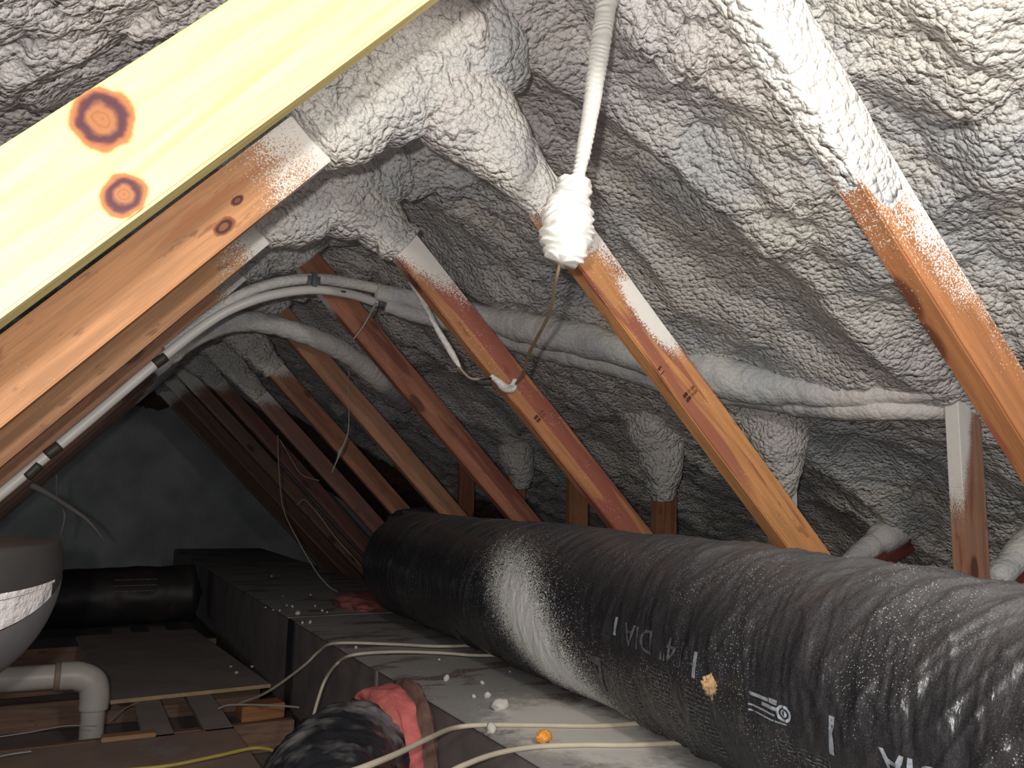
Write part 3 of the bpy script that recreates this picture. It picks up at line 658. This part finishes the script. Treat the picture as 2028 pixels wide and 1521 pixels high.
# ---------------------------------------------------------------- round metal duct end, far black duct, plastic pipe
MG = Mt('dull_galvanised'); P = MG.co('Object'); MG = MG.out(MG.mix(MG.noise(P, 6., 3), (.035, .033, .033), (.06, .056, .056)), .42, MG.bump(MG.noise(P, 20., 3), .15, .003), metal=.2)
MF_ = Mt('foil_tape'); P = MF_.co('Object'); MF_ = MF_.out(MF_.mix(MF_.noise(P, 30., 3), (.80, .74, .73), (.95, .90, .89)), .30, MF_.bump(MF_.noise(P, 38., 4, .6), 1., .010), metal=.35)
def revolve(name, prof, a0, a1, mat, parent, n=64, loc=(0, 0, 0)):   # profile (x, r) turned about the x axis; angle 0 = towards viewer, 90 = up
    V = []
    aa = np.radians(np.linspace(a0, a1, n))
    for x_, r_ in prof:
        for a in aa: V.append((x_, -r_*math.cos(a), min(r_*math.sin(a), .050)))
    o = grid_mesh(name, np.array(V), len(prof), n, mat); o.parent = parent; return o
md = empty('metal_duct_end', (-.186, 1.60, -.140)); tag(md, 'rounded grey metal duct end with a band of shiny foil tape at left', 'duct')
R_ = .195
dome = [(x_, R_*math.sqrt(max(0, 1-max(0, x_/.185)**2))) for x_ in list(np.linspace(-1.2, -.02, 6))+list(.185*np.sin(np.linspace(0, math.pi/2, 34)))]
revolve('body', dome, -180, 180, MG, md, 96)
revolve('foil_band', [(x_, r_+.0022) for x_, r_ in dome if x_ < .172], -27, -10, MF_, md, 40)['label'] = 'crinkled shiny foil tape band'
revolve('tape_seam', [(x_, r_+.004) for x_, r_ in dome if x_ < .175], -9.5, -6, MF_, md, 12)['label'] = 'narrow tape strip above the foil band'
revolve('lower_shell', [(x_, r_+.0015) for x_, r_ in dome], -100, -28, mat_plain('grey_mastic', (.11, .108, .112), .7), md, 60)['label'] = 'matt light grey lower shell'
par(tube('strap_clip', [(-.105, 1.5, -.092), (-.105, 1.495, -.075), (-.095, 1.495, -.075), (-.095, 1.5, -.092)], .003, MF_, n=20, m=8), md)
bd = empty('rigid_wrapped_duct', (.2, 5.35, -.82)); tag(bd, 'dark wrapped duct lying crosswise behind the plywood sheet, with faint white print', 'duct')
par(tube('jacket', [(-.9, 5.42, -.64), (-.3, 5.40, -.635), (.3, 5.36, -.62), (.70, 5.33, -.61)], .165, mat_plain('dark_jacket', (.03, .027, .027), .5, sc=20., dirt=((.07, .045, .035), .6)), n=70, m=60, wrink=lambda V: .006*vnoise(V*16, 3)), bd)
bm = table(.24, .11, 3, 12, False); o = bm_obj('printed_panel', bm, MI); o.rotation_euler = (math.radians(80), 0, 0); o.location = tuple(at(270, 1165, Y=5.19)); par(o, bd); o['label'] = 'faint white print'
MPV = mat_plain('white_plastic_pipe', (.52, .48, .43), .4, var=.12, bump=.03)
pp = empty('waste_pipe', (.13, 3.29, -.82)); tag(pp, 'pale plastic waste pipe with an elbow turning down, at bottom left', 'pipe')
a = at(0, 1347, Y=3.29); b = at(138, 1338, Y=3.29); c_ = at(183, 1425, Y=3.29)
dd = (a-b)/np.linalg.norm(a-b)
par(tube('pipe_run', [tuple(b+dd*2.0), tuple(a), tuple(b)], .041, MPV, n=20, m=32), pp)
cx = c_[0]; zb = b[2]
par(tube('elbow', [tuple(b+dd*.03), tuple(b), (cx-.055, 3.29, zb-.004), (cx-.012, 3.29, zb-.028), (cx, 3.29, zb-.075), (cx, 3.29, zb-.12)], .0475, MPV, n=40, m=32), pp)
par(tube('pipe_drop', [(cx, 3.29, zb-.1), (cx, 3.29, -.82), (cx, 3.29, -.92)], .039, MPV, n=12, m=32), pp)
par(tube('coupling_ring', [tuple(b+dd*.045), tuple(b+dd*.028)], .0482, mat_plain('pipe_glue_ring', (.30, .22, .17), .5), n=4, m=32), pp)['label'] = 'brown glue line round the joint'

# ---------------------------------------------------------------- the white pipes along the ridge
MWP = mat_plain('white_pipe', (.68, .66, .62), .35, var=.08, bump=.03)
MTP = mat_plain('grey_duct_tape', (.11, .115, .125), .4, sc=30.)
MBT = mat_plain('dark_tape', (.05, .043, .03), .5)
pb = empty('white_pipe_pair', A(620, 560, Y=2.44)); tag(pb, 'pair of white flexible pipes taped together under the peak, running down the left brace', 'pipe')
low = [A(-60, 1031, Y=2.44), A(0, 980, Y=2.44), A(160, 846, Y=2.44), A(330, 702, Y=2.44), A(420, 634, Y=2.44), A(480, 603, Y=2.42), A(545, 583, Y=2.42), A(620, 574, Y=2.43), A(690, 582, Y=2.45), A(748, 600, Y=2.46)]
par(tube('lower_pipe', low, .0140, MWP, n=200, m=18), pb)
up = [A(330, 694, Y=2.47), A(420, 622, Y=2.47), A(480, 583, Y=2.44), A(545, 561, Y=2.44), A(620, 552, Y=2.45), A(690, 560, Y=2.45), A(760, 574, Y=2.45), A(860, 595, Y=2.40)]
par(tube('upper_pipe', up, .0145, FOAM_S, n=160, m=18, amp=.06, seed=4), pb)
def tape(q0, q1, Y_, r_, mat, lab):
    t = par(tube('tape_band', [A(*q0, Y=Y_), A(*q1, Y=Y_)], r_, mat, n=6, m=24), pb); t['label'] = lab; return t
t = par(box('tape_band', (-.020, -.022, -.034), (.020, .020, .034), MTP, bevel=.013, seg=4), pb); t.location = A(620, 561, Y=2.44); t['label'] = 'grey tape binding the two pipes'
tape((750, 600), (775, 602), 2.45, .0135, MTP, 'dark pipe end past the last white section')
for q0, q1 in (((328, 706), (306, 722)), ((118, 882), (92, 902)), ((78, 920), (52, 944))): tape(q0, q1, 2.438, .0148, MBT, 'dark tape band on the pipe over the left brace')
# small print on the lower pipe
for px, py in ((503, 597), (682, 577)):
    for k, (dx, w_) in enumerate(((0, 12), (18, 4), (28, 5), (40, 3), (50, 6), (62, 4))):
        a = at(px+dx-6, py+(-dx*.22 if px < 600 else dx*.11), Y=2.44-.0155); b = at(px+dx-6+w_*.7, py+((-dx-w_*.7)*.22 if px < 600 else (dx+w_)*.11), Y=2.44-.0155)
        if k == 0: par(tube('printed_mark', [tuple(a), tuple(b)], [.0030, .0030], mat_plain('pipe_ink', (.06, .06, .07), .5), n=4, m=6), pb)['label'] = 'small dark print on the pipe'
# foam-buried continuation down the right slope
fp = empty('foam_covered_pipes', A(1300, 720, Y=2.0)); tag(fp, 'two pipes buried in smooth foam, crossing the right slope to the nearest post', 'pipe')
def rp(px, py, off):                      # on the roof surface, off metres below it
    d = FW+RT*(px-1014)/F-UP*(py-760.5)/F; return tuple(d*((ZR+.025-off+.5*XN)/(d[2]+.5*d[0])))
par(tube('upper_run', [A(745, 580, Y=2.45), A(810, 592, Y=2.44), A(880, 608, Y=2.44), rp(960, 628, .085), rp(1060, 652, .07), rp(1180, 680, .065), rp(1300, 715, .07), rp(1400, 742, .08), rp(1500, 765, .085), rp(1640, 778, .08), rp(1760, 778, .06), rp(1880, 768, .03)],
     [.017, .017, .022, .032, .036, .040, .046, .056, .040, .024, .018, .012], FOAM_S, n=420, m=44, amp=.35, seed=51, expo=2.2), fp)
par(tube('lower_run', [A(765, 604, Y=2.45), A(820, 622, Y=2.44), A(900, 640, Y=2.44), rp(980, 660, .10), rp(1080, 685, .08), rp(1200, 715, .075), rp(1300, 745, .075), rp(1400, 765, .08), rp(1500, 785, .085), rp(1620, 800, .09), rp(1760, 808, .09), A(1888, 806, Y=1.33)],
     [.015, .018, .024, .034, .034, .036, .040, .042, .030, .024, .024, .025], FOAM_S, n=420, m=44, amp=.35, seed=52, expo=2.2), fp)
par(tube('side_stub', [rp(1625, 790, .10), rp(1640, 772, .06)], [.018, .014], FOAM_S, n=20, m=20, amp=.2, seed=53), fp)
par(tube('far_run', [A(300, 730, Y=3.0), A(400, 660, Y=3.0), A(480, 636, Y=3.0), A(560, 648, Y=3.0), A(640, 676, Y=3.0), A(710, 716, Y=3.04), A(765, 762, Y=3.15), A(800, 800, Y=3.5)], [.014, .018, .021, .024, .027, .030, .030, .02], FOAM_S, n=200, m=30, amp=.35, seed=54), fp)

# ---------------------------------------------------------------- hanging cord and thin wires
hc = empty('hanging_cord', A(1120, 470, Y=1.0)); tag(hc, 'foam-coated cord hanging from the peak, swollen lump above a thin wire', 'cord')
par(tube('foam_coated_cord', [(.735, 1.0, .94), A(1225, -90, Y=1.0), A(1203, 0, Y=1.0), A(1185, 120, Y=1.0), A(1168, 230, Y=1.0), A(1150, 330, Y=1.0), A(1138, 372, Y=1.0)], [.019, .0165, .0155, .014, .0115, .0090, .0090], FOAM_W, n=900, m=30, amp=.10, seed=61, fscale=2.2, wrink=lambda V: .0009*np.sin(V[:, 2]*2*math.pi/.0095+7*vnoise(V*38, 2))*(.5+vnoise(V*50, 9))), hc)
par(tube('foam_lump', [A(1140, 362, Y=1.0), A(1133, 395, Y=1.0), A(1124, 430, Y=1.0), A(1120, 462, Y=1.0), A(1120, 490, Y=1.0), A(1111, 517, Y=1.0)], [.009, .016, .0245, .0255, .020, .007], FOAM_W, n=300, m=60, amp=.45, seed=62, fscale=1.8, wrink=lambda V: .0042*(1-np.abs(np.sin(V[:, 2]*math.pi/.0135+2.6*vnoise(V*42, 2))))**.7), hc)
MWR = mat_plain('brown_wire', (.34, .26, .17), .5)
par(tube('bare_wire', [A(1111, 512, Y=1.0), A(1100, 560, Y=1.05), A(1088, 620, Y=1.2), A(1062, 672, Y=1.4), A(1046, 705, Y=1.55), A(1036, 738, Y=1.7), A(1022, 760, Y=1.84)], [.0026, .0028, .0031, .0036, .004, .004, .004], MWR, n=120, m=10), hc)['label'] = 'thin bare brown wire'
par(tube('foam_hook', [A(1022, 752, Y=1.86), A(1014, 768, Y=1.868), A(1000, 768, Y=1.868), A(986, 755, Y=1.868), A(972, 744, Y=1.87)], [.006, .010, .010, .007, .004], FOAM_S, n=60, m=20, amp=.12, seed=63, fscale=2), hc)['label'] = 'white foam drip where the wire meets the brace'
par(tube('back_wire', [A(972, 746, Y=1.875), A(955, 750, Y=1.93), A(930, 748, Y=1.95), A(905, 722, Y=1.96)], .0035, MWR, n=50, m=10), hc)
par(tube('coated_wire', [A(912, 730, Y=1.96), A(895, 700, Y=1.96), A(868, 655, Y=1.97), A(842, 605, Y=1.98), A(815, 555, Y=1.99)], [.003, .008, .007, .006, .008], FOAM_S, n=120, m=16, amp=.1, seed=64, fscale=2), hc)
par(tube('black_tie', [A(950, 752, Y=1.87), A(966, 750, Y=1.868), A(982, 745, Y=1.868)], [.002, .0035, .0018], MBK, n=14, m=10), hc)['label'] = 'black tie at the brace edge'
o = cable([A(745, 600, Y=2.43), A(720, 645, Y=2.42), A(700, 672, Y=2.42)], [.0045, .0025, .0020], MTW, 'short thin wire slanting down from the white pipe end', 'wire', 'wire')
o = cable([A(690, 735, Y=3.0), A(691, 800, Y=3.0), A(690, 850, Y=3.0), A(681, 880, Y=3.0), A(674, 893, Y=3.0), A(668, 910, Y=3.0), A(657, 936, Y=3.0)], [.0012, .0014, .002, .003, .008, .003, .0018], MTW, 'thin hanging wire with a small white bead near its end', 'wire', 'wire')
o = cable([A(550, 862, Y=4.2), A(553, 940, Y=4.2), A(562, 1010, Y=4.2), A(590, 1070, Y=4.15), A(625, 1130, Y=4.1), A(650, 1160, Y=4.05), A(668, 1172, Y=4.0)], .0026, MTW, 'long thin wire curving down to the far box top in the shadows', 'wire', 'wire')
o = cable([A(554, 870, Y=4.25), A(575, 905, Y=4.25), A(598, 940, Y=4.25), A(632, 952, Y=4.25)], .0022, MTW, 'thin looping wire crossing the far braces', 'wire', 'wire')
o = cable([A(588, 1000, Y=4.25), A(603, 990, Y=4.25), A(630, 1018, Y=4.2), A(665, 1065, Y=4.2), A(715, 1120, Y=4.1)], .0022, MTW, 'thin wire slanting down behind the end of the black duct', 'wire', 'wire')
MDK = mat_plain('dull_cable', (.14, .13, .125), .7)
o = cable([A(60, 960, Y=3.2), A(90, 975, Y=3.2), A(135, 1003, Y=3.2), A(175, 1032, Y=3.2), A(205, 1068, Y=3.2)], [.012, .010, .009, .006, .003], MDK, 'dull grey cable curving down into the dark at left', 'cable', 'cable')
o = cable([A(112, 940, Y=3.25), A(113, 985, Y=3.25), A(128, 1018, Y=3.25), A(120, 1060, Y=3.25)], [.003, .003, .006, .003], MDK, 'thin dark wire hanging across the dull grey cable at left', 'wire', 'wire')

# grade stamps on two braces: small blocks of smudged ink
def stamp(r, u, v, rs, m, lab):
    o = bm_obj('grade_stamp', rects_bm([(a*.001, b*.001, (a+w)*.001, (b+h)*.001) for a, b, w, h in rs]), m, r)
    o.matrix_local = Matrix(((0, -1, 0, u), (0, 0, -1, -.0022), (1, 0, 0, v), (0, 0, 0, 1))); o['label'] = lab
MST = mat_plain('stamp_ink', (.06, .022, .015), .8, var=.5, sc=200.)
MST2 = mat_plain('faint_stamp_ink', (.22, .08, .04), .8, var=.5, sc=200.)
BL = [(-20, 3, 5, 8), (-14, 3, 7, 8), (-12, -8, 6, 8), (-20, -8, 3, 8), (-16, -8, 3, 8)]
BF = [(-3, 3, 2, 7), (1, 4, 2, 6), (-3, -7, 2, 6), (1, -8, 3, 7), (7, 1, 5, 8), (13, 2, 4, 7), (7, -9, 4, 7), (13, -8, 3, 6)]
for r_, u_, v_ in ((RB[1], .885, -.050), (RB[2], .885, -.048)):
    stamp(r_, u_, v_, BL, MST, 'dark stamped ink marks'); stamp(r_, u_, v_, BF, MST2, 'faded part of the stamped marks')
stamp(RB[1], .80, -.074, [(-6, 0, 4, 6), (0, 1, 4, 5), (-8, -9, 12, 2)], MST, 'small smudged stamp near the brace edge')
